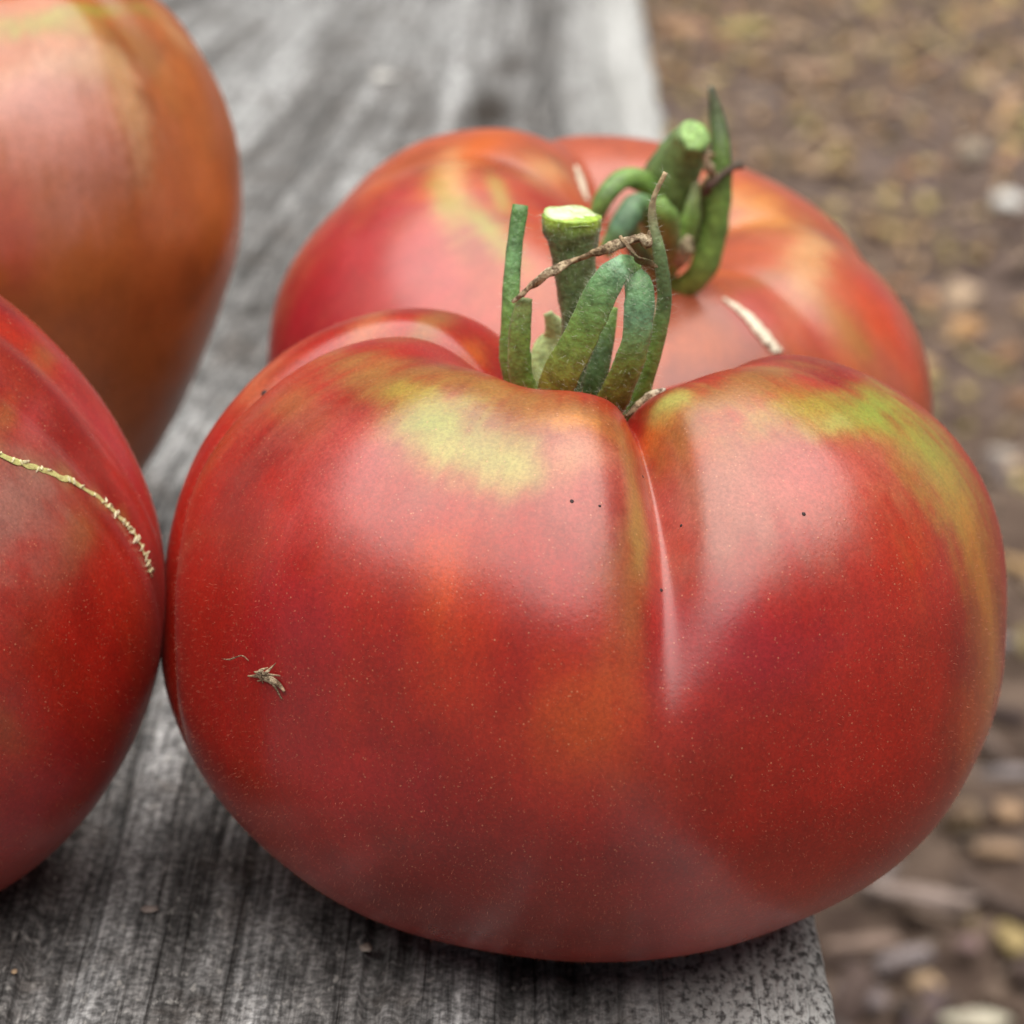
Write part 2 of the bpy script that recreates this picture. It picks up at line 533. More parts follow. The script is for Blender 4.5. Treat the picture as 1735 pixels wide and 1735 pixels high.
c = t.mix(t.ramp(line, [(0.33, 0.6), (0.41, 0.0)]), c, (0.04, 0.035, 0.03))
c = t.mix(t.ramp(blot, [(0.52, 0.0), (0.64, 0.6)]), c, (0.095, 0.08, 0.07))
c = t.mix(0.75, c, t.ramp(crumb, [(0.40, 0.38), (0.5, 0.95), (0.62, 1.7)]), 'MULTIPLY')
c = t.mix(0.7, c, t.ramp(t.noise(t.mapping(g2, (260, 110, 1)), 1.0, 4, 0.7), [(0.40, 0.5), (0.5, 1.0), (0.62, 1.4)]), 'MULTIPLY')
c = t.mix(sm.outputs[0], c, (0.035, 0.026, 0.02))
fleck = t.ramp(t.noise(t.mapping(g2, (900, 330, 1)), 1.0, 3, 0.6), [(0.60, 0.0), (0.68, 0.6)])
c = t.mix(fleck, c, (0.50, 0.48, 0.45))
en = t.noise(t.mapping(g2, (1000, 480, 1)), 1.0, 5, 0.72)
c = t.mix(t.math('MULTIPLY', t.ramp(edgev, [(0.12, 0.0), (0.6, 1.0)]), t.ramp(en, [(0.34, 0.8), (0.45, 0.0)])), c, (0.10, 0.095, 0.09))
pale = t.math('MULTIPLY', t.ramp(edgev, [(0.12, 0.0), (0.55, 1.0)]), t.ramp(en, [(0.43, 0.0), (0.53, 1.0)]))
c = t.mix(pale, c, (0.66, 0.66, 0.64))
h = t.math('ADD', t.math('MULTIPLY', fib, 0.6), t.math('ADD', t.math('MULTIPLY', fib2, 0.6), t.math('ADD', t.math('MULTIPLY', crumb, 0.5), t.math('MULTIPLY', t.math('MULTIPLY', en, edgev), 1.6))))
h = t.math('ADD', h, t.math('MULTIPLY', t.ramp(line, [(0.33, 0.0), (0.42, 1.0)]), 1.2))
t.bump(h, 0.9, 0.0008)
t.set(Base_Color=c, Roughness=0.85, Specular_IOR_Level=0.2)
M_WOOD = t.m
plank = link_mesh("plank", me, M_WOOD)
tag(plank, "weathered grey wooden plank with rough grain and a dark knot under the tomatoes", "plank")

def crumb_on_plank(px, py, wpx, hpx, rgb, label, seed):
    p = at_z(px, py, 0.0006)
    sc = ((p - CAM) @ FWD) / FPX
    bm = bmesh.new()
    bmesh.ops.create_icosphere(bm, subdivisions=3, radius=0.5)
    V = np.array([v.co[:] for v in bm.verts])
    V *= (1 + 0.9 * (fbm(V * 3 + seed, 3, seed) - 0.5))[:, None]
    V *= np.array([wpx * sc, hpx * sc * 1.5, min(wpx, hpx) * sc * 0.6])
    for v, q in zip(bm.verts, V): v.co = q
    me = bpy.data.meshes.new("crumb"); bm.to_mesh(me); bm.free()
    color_attr(me, "tint", np.repeat(np.array([rgb]), len(me.vertices), 0))
    o = link_mesh("crumb", me, M_MULCH)
    o.location = Vector(p)
    tag(o, label, "crumb", "crumbs on the plank")


crumb_on_plank(648, 132, 40, 28, (0.80, 0.78, 0.74), "pale crumb on the plank behind the rear tomato's left shoulder", 1)
crumb_on_plank(620, 1606, 22, 16, (0.55, 0.47, 0.40), "tiny tan crumb on the plank below the front tomato's lower left side", 2)
crumb_on_plank(24, 1646, 11, 9, (0.60, 0.42, 0.26), "tiny round tan crumb at the plank's lower left corner", 3)
crumb_on_plank(255, 1540, 30, 14, (0.34, 0.28, 0.25), "brownish flake on the plank between the two nearest tomatoes", 4)

# ------------------------------------------------------------------ tomatoes
RED = np.array([0.37, 0.014, 0.006])
DEEP = np.array([0.23, 0.008, 0.006])
PINK = np.array([0.46, 0.06, 0.055])
ORANGE = np.array([0.56, 0.115, 0.016])
AMBER = np.array([0.55, 0.19, 0.02])
BROWN = np.array([0.31, 0.125, 0.030])
OLIVE = np.array([0.34, 0.24, 0.035])
GREEN = np.array([0.29, 0.32, 0.04])
DUSK = np.array([0.33, 0.085, 0.055])
LIME = np.array([0.38, 0.37, 0.09])
CREAM = np.array([0.70, 0.48, 0.22])
CRIM = np.array([0.36, 0.014, 0.024])


def wrap(a):
    return (a + np.pi) % (2 * np.pi) - np.pi


def per(phi, pts, width=14):
    """smooth periodic interpolation through (azimuth in degrees, value)"""
    p = np.array(pts, float)
    o = np.argsort(p[:, 0]); p = p[o]
    xs = np.concatenate([p[:, 0] - 360, p[:, 0], p[:, 0] + 360])
    ys = np.concatenate([p[:, 1]] * 3)
    g = np.arange(-360, 720.0)
    f = np.interp(g, xs, ys)
    k = np.exp(-0.5 * (np.arange(-40, 41) / width) ** 2); k /= k.sum()
    f = np.convolve(np.pad(f, 40, mode='edge'), k, mode='valid')
    return np.interp(np.degrees(phi) % 360, g, f)


class Tomato:
    def __init__(s, center, R, H, rad=((0, 1),), hgt=((0, 1),), grooves=(), dimple=(0.3, 0.3), ntop=2.3, nbot=2.2,
                 zlow=None, tilt=(0, 0, 0), nphi=360, ns=200, taper=0.0, lump=0.012, seed=1, bottom=(0.0, 0.2), scale=(1, 1, 1), slope=0.0):
        s.scale, s.slope = np.array(scale, float), slope
        s.center, s.R, s.H, s.rad, s.hgt, s.grooves, s.dimple = np.array(center, float), R, H, rad, hgt, grooves, dimple
        s.ntop, s.nbot, s.taper, s.lump, s.seed, s.bottom = ntop, nbot, taper, lump, seed, bottom
        s.zlow = zlow or H
        ax, ay, az = [math.radians(a) for a in tilt]
        s.rot = np.array(Matrix.Rotation(ax, 3, 'X') @ Matrix.Rotation(ay, 3, 'Y') @ Matrix.Rotation(az, 3, 'Z'))
        s.nphi, s.ns = nphi, ns
        phi = np.arange(nphi) / nphi * 2 * np.pi
        u = np.linspace(0, 1, ns)
        sv = u * np.pi
        s.PHI, s.S = np.meshgrid(phi, sv, indexing='ij')
        s.P = s.surf(s.PHI, s.S)
        du = np.roll(s.P, -1, 0) - np.roll(s.P, 1, 0)
        dv = np.gradient(s.P, axis=1)
        n = np.cross(dv, du)
        n /= np.linalg.norm(n, axis=-1, keepdims=True) + 1e-12
        s.N = n
        s.px = project(s.P)
        s.facing = ((s.P - CAM) * s.N).sum(-1) < 0
        s.dep = (s.P - CAM) @ FWD

    def surf(s, phi, sv):
        sn, cs = np.sin(sv), np.cos(sv)
        top = cs >= 0
        n = np.where(top, s.ntop, s.nbot)
        n = s.ntop + (s.nbot - s.ntop) * sstep(0.25, -0.25, cs)
        den = (np.abs(sn) ** n + np.abs(cs) ** n) ** (1 / n)
        rho, z = np.abs(sn) / den, cs / den
        R = per(phi, s.rad)
        Hh = per(phi, s.hgt)
        if s.taper:
            rho = rho * (1 + s.taper * (z - 0.25))
        zz = np.where(z > 0, z * s.H * (1 + (Hh - 1) * sstep(0.0, 0.5, z)), z * s.zlow)
        dw, dd = s.dimple[1], s.dimple[0]
        zz = zz - dd * s.H * np.exp(-(rho / dw) ** 2) * (z > 0)
        bd, bw = s.bottom
        zz = zz + bd * s.zlow * np.exp(-(rho / bw) ** 2) * (z < 0)
        rr = rho * s.R * (1 + (R - 1) * sstep(0.0, 0.7, rho))
        g = np.ones_like(phi)
        for gr in s.grooves:
            a, d, wl, wr, s0, s1 = gr[:6]
            curve = gr[6] if len(gr) > 6 else 0.0
            soft = gr[7] if len(gr) > 7 else 0
            dl = np.degrees(wrap(phi - math.radians(a) - math.radians(curve) * (sv - 0.8)))
            w = np.where(dl < 0, wl, wr)
            eps = 0.3 * w
            K = np.exp(-0.5 * (dl / w) ** 2) if soft else np.exp(-(np.sqrt(dl ** 2 + eps ** 2) - eps) / w)
            E = sstep(0.02, 0.30, sv) * (1 - sstep(s0, s1, sv))
            g = g - d * K * E
        x, y = rr * np.cos(phi) * g, rr * np.sin(phi) * g
        zz = zz * (0.35 + 0.65 * g)
        p = np.stack([x, y, zz], -1)
        if s.lump:
            q = p / s.R
            p = p * (1 + s.lump * (fbm(q * 2.2 + s.seed * 3.1, 2, s.seed) - 0.5)[..., None] * 2)
        p = (p @ s.rot.T) * s.scale
        if s.slope:
            p[..., 0] = p[..., 0] - s.slope * s.R * sstep(0.0, 0.75, p[..., 2] / s.R) * sstep(-0.1, 0.6, p[..., 0] / s.R)
        return p + s.center

    def locate(s, x, y):
        """front-facing surface grid index nearest to a photo pixel"""
        facing, dep = s.facing, s.dep
        d = (s.px[..., 0] - x) ** 2 + (s.px[..., 1] - y) ** 2
        ok = facing & (d < 150)
        if ok.any():
            m = np.where(ok, dep, 1e9)
        else:
            m = np.where(facing, d, 1e12)
        return np.unravel_index(np.argmin(m), m.shape)

    def point(s, x, y):
        i = s.locate(x, y)
        return s.P[i], s.N[i]

    def colors(s, base, shoulder, patches, under=None, streak=0.35, seed=0):
        P = s.P
        q = P / s.R
        col = np.zeros(P.shape) + base
        n1 = fbm(q * 2.6 + seed, 4, seed + 1)
        col = col * (1 - 0.32 * sstep(0.5, 0.7, n1))[..., None]
        st = fbm(np.stack([np.cos(s.PHI) * 6, np.sin(s.PHI) * 6, s.S * 0.9 + seed], -1), 4, seed + 5)
        st2 = fbm(np.stack([np.cos(s.PHI) * 16, np.sin(s.PHI) * 16, s.S * 1.6 + seed], -1), 3, seed + 8)
        col = col + (ORANGE - col) * (streak * sstep(0.5, 0.68, st))[..., None]
        # patches anchored on the surface; stretched along or across the ribs
        tm = np.gradient(P, axis=1); tm /= np.linalg.norm(tm, axis=-1, keepdims=True) + 1e-12
        wob = fbm(q * 6 + seed, 3, seed + 21) - 0.5
        fine = 0.6 * (fbm(q * 26 + seed, 4, seed + 33) - 0.5) + 0.6 * (fbm(np.stack([np.cos(s.PHI) * 26, np.sin(s.PHI) * 26, s.S * 4 + seed], -1), 3, seed + 36) - 0.5)
        wob2 = fbm(q * 6 + seed + 40, 3, seed + 27) - 0.5
        for (x, y, ra, rm, c, k) in patches:
            i = s.locate(x, y)
            c0, m0, n0 = P[i], tm[i], s.N[i]
            a0 = np.cross(n0, m0)
            sc = ((c0 - CAM) @ FWD) / FPX
            d = P - c0
            A = (d @ a0) / (ra * sc) + wob * 0.9 + (st2 - 0.5) * 0.5
            Mv = (d @ m0) / (rm * sc) + wob2 * 0.9
            Nn = (d @ n0) / (max(ra, rm) * sc * 1.3)
            r = np.clip(np.sqrt(A ** 2 + Mv ** 2 + Nn ** 2) + 0.9 * fine, 0, None)
            m = k * np.exp(-1.1 * r ** 2.2)
            col = col + (np.array(c) - col) * m[..., None]
        return col

    def build(s, name, root, mat, col, bodyname="body"):
        Nn = s.nphi * s.ns
        me = fast_mesh(name, s.P.reshape(-1, 3), grid_quads(s.nphi, s.ns, True)[:, ::-1])
        color_attr(me, "skin", col.reshape(-1, 3))
        vec_attr(me, "polar", np.stack([s.PHI * s.R, s.S * s.R, s.PHI * 0], -1).reshape(-1, 3))
        return link_mesh(bodyname, me, mat, root)

    def fuzz(s, root, mat, n, L=0.00042, Wd=0.000014, seed=0, smin=0.25, smax=2.9):
        r = np.random.default_rng(seed)
        phi = r.uniform(0, 2 * np.pi, n * 2)
        sv = np.arccos(1 - 2 * r.uniform(0.01, 0.99, n * 2))
        k = (sv > smin) & (sv < smax)
        phi, sv = phi[k][:n], sv[k][:n]
        i = (phi / (2 * np.pi) * s.nphi).astype(int) % s.nphi
        j = np.clip((sv / np.pi * (s.ns - 1)).astype(int), 1, s.ns - 2)
        p, nn = s.P[i, j], s.N[i, j]
        jit = r.normal(0, 0.45, p.shape)
        d = nn + jit; d /= np.linalg.norm(d, axis=-1, keepdims=True)
        side = np.cross(d, r.normal(0, 1, p.shape)); side /= np.linalg.norm(side, axis=-1, keepdims=True)
        ln = L * r.uniform(0.35, 1.0, (len(p), 1))
        p = p + r.normal(0, 0.00008, p.shape)
        v = np.stack([p - side * Wd - nn * 0.0001, p + side * Wd - nn * 0.0001, p + d * ln], 1).reshape(-1, 3)
        f = np.arange(len(v)).reshape(-1, 3)
        me = fast_mesh("fuzz", v, f)
        o = link_mesh("fuzz", me, mat, root, smooth=False)
        return tag(o, kind="stuff")


M_SKIN = skin_material("tomato_skin", rough=0.32)
M_SKIN2 = skin_material("smooth_tomato_skin", rough=0.32, speck=0.5, sheen=0.0)
M_FUZZ = NT("skin_hairs").set(Base_Color=(0.56, 0.20, 0.11), Roughness=0.5, Alpha=1.0)

# ---- front tomato
FRONT = Tomato(C_FRONT, 0.0508, 0.0375, nphi=900, ns=420, zlow=0.0370,
               rad=((0, 1.0), (45, 1.0), (90, 0.98), (135, 1.02), (165, 1.03), (185, 1.02), (225, 1.0), (270, 1.0), (315, 1.0)),
               hgt=((0, 1.02), (-25, 1.06), (-60, 1.06), (-80, 1.04), (-110, 1.07), (-140, 1.08), (170, 1.08), (150, 1.06), (120, 1.0), (100, 0.80), (75, 0.70), (50, 0.76)),
               grooves=((-78, 0.24, 6, 4.5, 0.55, 1.50, -7), (174, 0.13, 3.5, 6, 1.1, 2.0, 20), (-112, 0.035, 12, 12, 1.4, 2.6, 0, 1), (-62, 0.010, 7, 7, 1.3, 2.2, 0, 1), (-44, -0.016, 9, 9, 1.6, 2.6, 0, 1), (-130, -0.014, 8, 8, 1.6, 2.6, 0, 1), (-99, -0.010, 7, 7, 1.6, 2.6, 0, 1), (-150, 0.012, 9, 9, 1.4, 2.4, 0, 1), (-20, 0.02, 10, 10, 1.3, 2.4, 0, 1), (14, 0.05, 4, 7, 0.9, 1.5),
                        (70, 0.12, 12, 12, 1.0, 1.8), (112, 0.15, 8, 8, 1.0, 1.8)),
               dimple=(0.55, 0.26), ntop=2.55, nbot=1.98, seed=3, lump=0.010, bottom=(0.10, 0.35))
root = empty("tomato", (C_FRONT[0], C_FRONT[1], 0.0), "large ribbed red tomato in front with green shoulders and upright cut stem", "tomato", "ripe heirloom tomatoes on the plank")
ROOT_F = root
colF = FRONT.colors(RED, GREEN, [
    (620, 740, 260, 120, DUSK, 0.6), (960, 780, 160, 140, DUSK, 0.7), (1240, 820, 170, 170, (0.30, 0.13, 0.08), 0.65), (1430, 780, 220, 120, (0.42, 0.14, 0.09), 0.6), (1150, 760, 60, 60, ORANGE, 0.4),
    (600, 562, 160, 40, (0.45, 0.13, 0.05), 0.8), (720, 548, 140, 30, BROWN, 0.8), (430, 650, 90, 60, (0.45, 0.11, 0.04), 0.8), (810, 590, 50, 30, ORANGE, 0.7),
    (350, 760, 90, 160, ORANGE, 0.2),
    (500, 680, 120, 45, BROWN, 0.5), (640, 625, 180, 50, BROWN, 0.95), (800, 635, 200, 50, BROWN, 0.95), (960, 690, 150, 55, BROWN, 0.90), (960, 700, 80, 30, AMBER, 0.6),
    (560, 800, 150, 120, PINK, 0.55), (600, 720, 120, 60, PINK, 0.5),
    (740, 690, 85, 70, GREEN, 0.85), (800, 750, 105, 65, LIME, 0.72), (870, 790, 80, 45, LIME, 0.5), (690, 650, 70, 30, OLIVE, 0.7),
    (990, 790, 90, 80, PINK, 0.5), (1000, 760, 60, 40, CREAM, 0.25),
    (1090, 850, 28, 130, OLIVE, 0.85), (1070, 990, 50, 130, BROWN, 0.45), (1060, 1100, 60, 130, BROWN, 0.25),
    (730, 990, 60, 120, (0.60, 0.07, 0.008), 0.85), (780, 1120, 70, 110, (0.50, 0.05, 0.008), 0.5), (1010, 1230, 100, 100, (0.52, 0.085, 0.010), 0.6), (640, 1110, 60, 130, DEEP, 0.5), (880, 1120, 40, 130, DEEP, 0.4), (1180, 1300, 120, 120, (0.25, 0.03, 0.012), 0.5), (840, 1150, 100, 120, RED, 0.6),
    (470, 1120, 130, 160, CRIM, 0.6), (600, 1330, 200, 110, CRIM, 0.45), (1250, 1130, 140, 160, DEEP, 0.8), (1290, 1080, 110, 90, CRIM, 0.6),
    (1100, 725, 55, 40, ORANGE, 0.95), (1130, 860, 30, 120, PINK, 0.5),
    (1230, 660, 160, 50, BROWN, 0.95), (1300, 615, 170, 45, BROWN, 0.95), (1250, 840, 80, 100, (0.36, 0.16, 0.10), 0.5),
    (1380, 670, 150, 45, OLIVE, 0.95), (1480, 680, 140, 50, GREEN, 0.98), (1420, 705, 80, 28, LIME, 0.85), (1580, 760, 130, 120, GREEN, 0.98), (1640, 860, 110, 110, OLIVE, 0.85),
    (1400, 780, 190, 70, PINK, 0.55), (1560, 900, 80, 120, ORANGE, 0.15), (1690, 1060, 110, 230, AMBER, 0.85), (1660, 1250, 80, 140, ORANGE, 0.45), (1130, 668, 40, 40, LIME, 0.9),
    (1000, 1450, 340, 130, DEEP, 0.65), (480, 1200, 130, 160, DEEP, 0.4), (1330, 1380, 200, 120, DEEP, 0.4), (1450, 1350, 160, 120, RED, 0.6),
], seed=2, streak=0.05)
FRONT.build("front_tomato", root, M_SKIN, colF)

# ---- rear tomato
C_REAR = at_y(1024, 650, 0.098)
REAR = Tomato(C_REAR, 0.0510, 0.036, zlow=0.0352, rad=((0, 1), (180, 1.035)), hgt=((0, 0.97), (180, 1.05), (140, 1.02), (100, 0.86), (60, 0.86)),
              grooves=((112, 0.09, 9, 9, 1.0, 1.9), (-40, 0.05, 10, 12, 1.0, 1.8), (20, 0.06, 10, 10, 1.0, 1.7), (160, 0.05, 10, 10, 1.0, 1.7), (-100, 0.08, 12, 12, 1.0, 1.8)),
              dimple=(0.34, 0.32), seed=5, tilt=(17, 9, 0))
root = empty("tomato", (C_REAR[0], C_REAR[1], 0.0), "blurred pinkish red tomato behind the front one with a curled green calyx", "tomato", "ripe heirloom tomatoes on the plank")
ROOT_R = root
REAR.build("rear_tomato", root, M_SKIN2, REAR.colors((0.44, 0.10, 0.05), GREEN, [
    (560, 480, 150, 260, CRIM, 0.98), (500, 540, 160, 260, CRIM, 0.95), (660, 420, 120, 90, PINK, 0.7), (700, 520, 160, 80, PINK, 0.7), (560, 420, 60, 80, CRIM, 0.7),
    (800, 250, 180, 40, ORANGE, 0.85), (760, 300, 130, 30, CREAM, 0.6), (760, 335, 110, 22, OLIVE, 0.75), (830, 380, 110, 26, GREEN, 0.7), (850, 320, 80, 18, LIME, 0.6),
    (640, 300, 90, 40, ORANGE, 0.7), (940, 280, 60, 40, CREAM, 0.4), (950, 350, 50, 60, CRIM, 0.5), (800, 560, 80, 80, PINK, 0.5),
    (1300, 350, 120, 60, (0.62, 0.25, 0.06), 0.8), (1380, 430, 140, 40, CREAM, 0.5), (1280, 470, 110, 22, BROWN, 0.5), (1210, 450, 40, 60, ORANGE, 0.8),
    (1500, 500, 60, 60, PINK, 0.7), (1540, 580, 70, 120, (0.60, 0.07, 0.02), 0.95), (1400, 560, 60, 80, PINK, 0.5), (1300, 520, 70, 60, PINK, 0.6), (1190, 560, 70, 50, ORANGE, 0.6),
    (1480, 400, 60, 90, ORANGE, 0.6), (1450, 560, 40, 90, OLIVE, 0.4)], seed=4))

# ---- left tomato
C_LEFT = at_y(-222, 994, -0.004)
LKW = dict(slope=0.045, R=0.0370, H=0.0370, zlow=0.0370, scale=(0.95, 0.98, 1.10), lump=0.006, nbot=2.05, ntop=2.05, seed=8, nphi=600, ns=300, tilt=(12, -48, 0), dimple=(0.25, 0.3))
pre = Tomato(C_LEFT, **LKW)
g_az = [math.degrees(pre.PHI[pre.locate(*p)]) for p in ((100, 695), (130, 808), (60, 560), (120, 1000))]
LEFT = Tomato(C_LEFT, **LKW, grooves=((g_az[0], 0.06, 5, 10, 1.9, 2.7), (g_az[1], 0.02, 6, 6, 1.9, 2.7), (g_az[2], 0.045, 6, 9, 1.8, 2.6), (g_az[3], 0.02, 8, 8, 1.8, 2.6, 0, 1)))
root = empty("tomato", (C_LEFT[0], C_LEFT[1], 0.0), "red tomato with a corky zigzag scar touching the front one's left side", "tomato", "ripe heirloom tomatoes on the plank")
ROOT_L = root
LEFT.build("left_tomato", root, M_SKIN, LEFT.colors(RED, GREEN, [(0, 764, 26, 26, BROWN, 0.8), (60, 783, 26, 26, BROWN, 0.8), (120, 806, 26, 26, BROWN, 0.8), (175, 838, 26, 26, BROWN, 0.7), (220, 880, 22, 22, BROWN, 0.7),
    (80, 600, 60, 30, BROWN, 0.5), (20, 690, 60, 26, BROWN, 0.5), (140, 680, 50, 60, PINK, 0.5), (60, 720, 90, 30, PINK, 0.5),
    (110, 960, 90, 50, (0.24, 0.06, 0.03), 0.7), (30, 870, 140, 90, (0.34, 0.17, 0.13), 0.75), (150, 900, 60, 40, BROWN, 0.4), (200, 1000, 60, 60, RED, 0.7), (10, 1230, 40, 80, BROWN, 0.4), (120, 1180, 120, 160, RED, 0.7),  # the wide grey-pink patch is sheen put into the skin colour
    (60, 1380, 140, 90, CRIM, 0.5), (210, 760, 40, 100, CRIM, 0.7)], seed=6, streak=0.08))

# ---- orange heart-shaped tomato
C_HEART = at_y(25, 345, 0.112)
HKW = dict(R=0.0358, H=0.041, seed=11, tilt=(0, 0, 0), zlow=0.0625, ntop=2.05, nbot=1.42)
pre = Tomato(C_HEART, **HKW)
h_az = [math.degrees(pre.PHI[pre.locate(*p)]) for p in ((290, 180), (30, 400))]
HEART = Tomato(C_HEART, **HKW, grooves=((h_az[0], 0.035, 7, 9, 1.2, 2.0, 0, 1), (h_az[1], 0.03, 9, 9, 1.4, 2.1, 0, 1)))
root = empty("tomato", (C_HEART[0], C_HEART[1], 0.0), "smooth orange brown heart shaped tomato behind the scarred one", "tomato", "ripe heirloom tomatoes on the plank")
ROOT_H = root
HEART.build("heart_tomato", root, M_SKIN2, HEART.colors((0.42, 0.115, 0.028), GREEN, [
    (90, 210, 150, 150, (0.60, 0.26, 0.20), 0.9), (230, 170, 40, 130, CREAM, 0.4), (150, 90, 120, 40, CREAM, 0.3), (60, 30, 120, 30, OLIVE, 0.8), (150, 5, 120, 20, GREEN, 0.6),  # the large pale pink patch is a highlight painted into the skin colour
    (260, 90, 30, 90, BROWN, 0.7), (300, 40, 40, 60, CREAM, 0.3), (60, 380, 110, 60, (0.55, 0.20, 0.12), 0.6), (20, 420, 40, 100, PINK, 0.5),
    (370, 330, 60, 200, AMBER, 0.3), (250, 620, 120, 200, BROWN, 0.2), (250, 450, 120, 120, (0.38, 0.11, 0.022), 0.6)], seed=9, streak=0.1))

# ------------------------------------------------------------------ stems, sepals, scars, scraps
t = NT("green_calyx")
col = t.new("ShaderNodeAttribute", attribute_name="tint").outputs['Color']
tc = t.new("ShaderNodeTexCoord").outputs['Object']
n1 = t.noise(tc, 700, 4, 0.65)
c = t.mix(1.0, col, t.ramp(n1, [(0.34, 0.85), (0.66, 1.95)]), 'MULTIPLY')
c = t.mix(t.ramp(t.noise(tc, 2600, 2), [(0.6, 0.0), (0.75, 0.45)]), c, (0.34, 0.40, 0.22))
t.bump(t.noise(tc, 1500, 3), 0.45, 0.0005)
t.set(Base_Color=c, Roughness=0.40, Sheen_Weight=0.05, Subsurface_Weight=0.06, Subsurface_Scale=0.0008)
M_CALYX = t.m
t = NT("dried_tissue")
col = t.new("ShaderNodeAttribute", attribute_name="tint").outputs['Color']
tc = t.new("ShaderNodeTexCoord").outputs['Object']
c = t.mix(t.ramp(t.noise(tc, 1300, 3, 0.6), [(0.42, 0.0), (0.6, 0.9)]), col, (0.10, 0.055, 0.025))
t.bump(t.noise(tc, 2000, 3), 0.8, 0.0006)
t.set(Base_Color=c, Roughness=0.8)
M_DRY = t.m
M_HAIR = NT("calyx_hairs").set(Base_Color=(0.62, 0.66, 0.52), Roughness=0.6)


def catmull(P, n):
    P = np.array(P, float)
    Q = np.concatenate([[2 * P[0] - P[1]], P, [2 * P[-1] - P[-2]]])
    ts = np.linspace(0, len(P) - 1 - 1e-6, n)
    i = ts.astype(int); f = (ts - i)[:, None]
    p0, p1, p2, p3 = Q[i], Q[i + 1], Q[i + 2], Q[i + 3]
    return 0.5 * (2 * p1 + (p2 - p0) * f + (2 * p0 - 5 * p1 + 4 * p2 - p3) * f ** 2 + (3 * p1 - p0 - 3 * p2 + p3) * f ** 3)


def sweep(name, pts, wid, parent, mat, tints, thick=0.35, nhint=(0, -1, 0.25), n=40, m=14, cup=0.25, rag=0.06, twist=0.0, seed=0, label=None, hairs=0, world=False, ridge=0.05):
    """strap or stalk: pts are (px, py, Y) or world points, wid full widths in photo px"""
    P3 = np.array(pts, float) if world else np.array([at_y(*p) for p in pts])
    C = catmull(P3, n)
    u = np.linspace(0, 1, n)
    w = np.interp(u, np.linspace(0, 1, len(wid)), wid)
    k = np.ones(5) / 5
    w = np.convolve(np.pad(w, 2, mode='edge'), k, mode='valid')
    sc = ((C - CAM) @ FWD) / FPX
    hw = w * sc / 2
    T = np.gradient(C, axis=0); T /= np.linalg.norm(T, axis=1, keepdims=True)
    nh = np.array(nhint, float)
    S = np.cross(T, nh); S /= np.linalg.norm(S, axis=1, keepdims=True)
    Nn = np.cross(S, T)
    if twist:
        a = (u * twist)[:, None]
        S, Nn = S * np.cos(a) + Nn * np.sin(a), Nn * np.cos(a) - S * np.sin(a)
    th = np.arange(m) / m * 2 * np.pi
    ct, st = np.cos(th), np.sin(th)
    V = C[:, None] + S[:, None] * (hw[:, None] * ct[None])[..., None] + Nn[:, None] * (hw[:, None] * (st * thick - cup * (ct ** 2))[None])[..., None]
    V = C[:, None] + (V - C[:, None]) * (1 + ridge * np.cos(th * 7 + seed))[None, :, None]
    nz = fbm(V / 0.0016 + seed * 5.3, 3, seed) - 0.5
    V = C[:, None] + (V - C[:, None]) * (1 + rag * 4 * nz[..., None])
    quads = []
    for i in range(n - 1):
        for j in range(m):
            quads.append((i * m + j, i * m + (j + 1) % m, (i + 1) * m + (j + 1) % m, (i + 1) * m + j))
    verts = list(V.reshape(-1, 3))
    a0 = len(verts); verts.append(C[0]); verts.append(C[-1])
    for j in range(m):
        quads.append((a0, (j + 1) % m, j))
        quads.append((a0 + 1, (n - 1) * m + j, (n - 1) * m + (j + 1) % m))
    tt = np.array([[np.interp(x, np.linspace(0, 1, len(tints)), np.array(tints)[:, q]) for q in range(3)] for x in u])
    tcol = np.concatenate([np.repeat(tt, m, 0), tt[:1], tt[-1:]])
    o = mesh_obj(name, verts, quads, mat, parent)
    color_attr(o.data, "tint", tcol)
    if label: o["label"] = label
    if hairs:
        r = np.random.default_rng(seed + 99)
        i = r.integers(2, n - 1, hairs); j = r.integers(0, m, hairs)
        p = V[i, j]; d = p - C[i]; d /= np.linalg.norm(d, axis=1, keepdims=True)
        d = d + r.normal(0, 0.4, d.shape); d /= np.linalg.norm(d, axis=1, keepdims=True)
        sd = np.cross(d, r.normal(0, 1, d.shape)); sd /= np.linalg.norm(sd, axis=1, keepdims=True)
        p = p + r.normal(0, 0.0002, p.shape) * 0 + (V[np.clip(i + 1, 0, n - 1), j] - p) * r.uniform(0, 1, (hairs, 1))
        L = r.uniform(0.0003, 0.0012, (hairs, 1))
        hv = np.stack([p - sd * 0.000012, p + sd * 0.000012, p + d * L], 1).reshape(-1, 3)
        ho = link_mesh("hairs", fast_mesh("hairs", hv, np.arange(len(hv)).reshape(-1, 3)), M_HAIR, None, smooth=False)
        ho.parent = o
        ho.matrix_parent_inverse = (Matrix.Translation(-Vector(parent.location)) if parent else Matrix()).copy()
        ho.matrix_parent_inverse = Matrix()
        tag(ho, kind="stuff")
    return o


G_BASE, G_MID, G_TOP, G_LITE, G_DARK = (0.20, 0.23, 0.025), (0.125, 0.22, 0.045), (0.11, 0.22, 0.085), (0.27, 0.36, 0.10), (0.03, 0.06, 0.022)
TAN, STRAW = (0.42, 0.30, 0.17), (0.62, 0.50, 0.33)


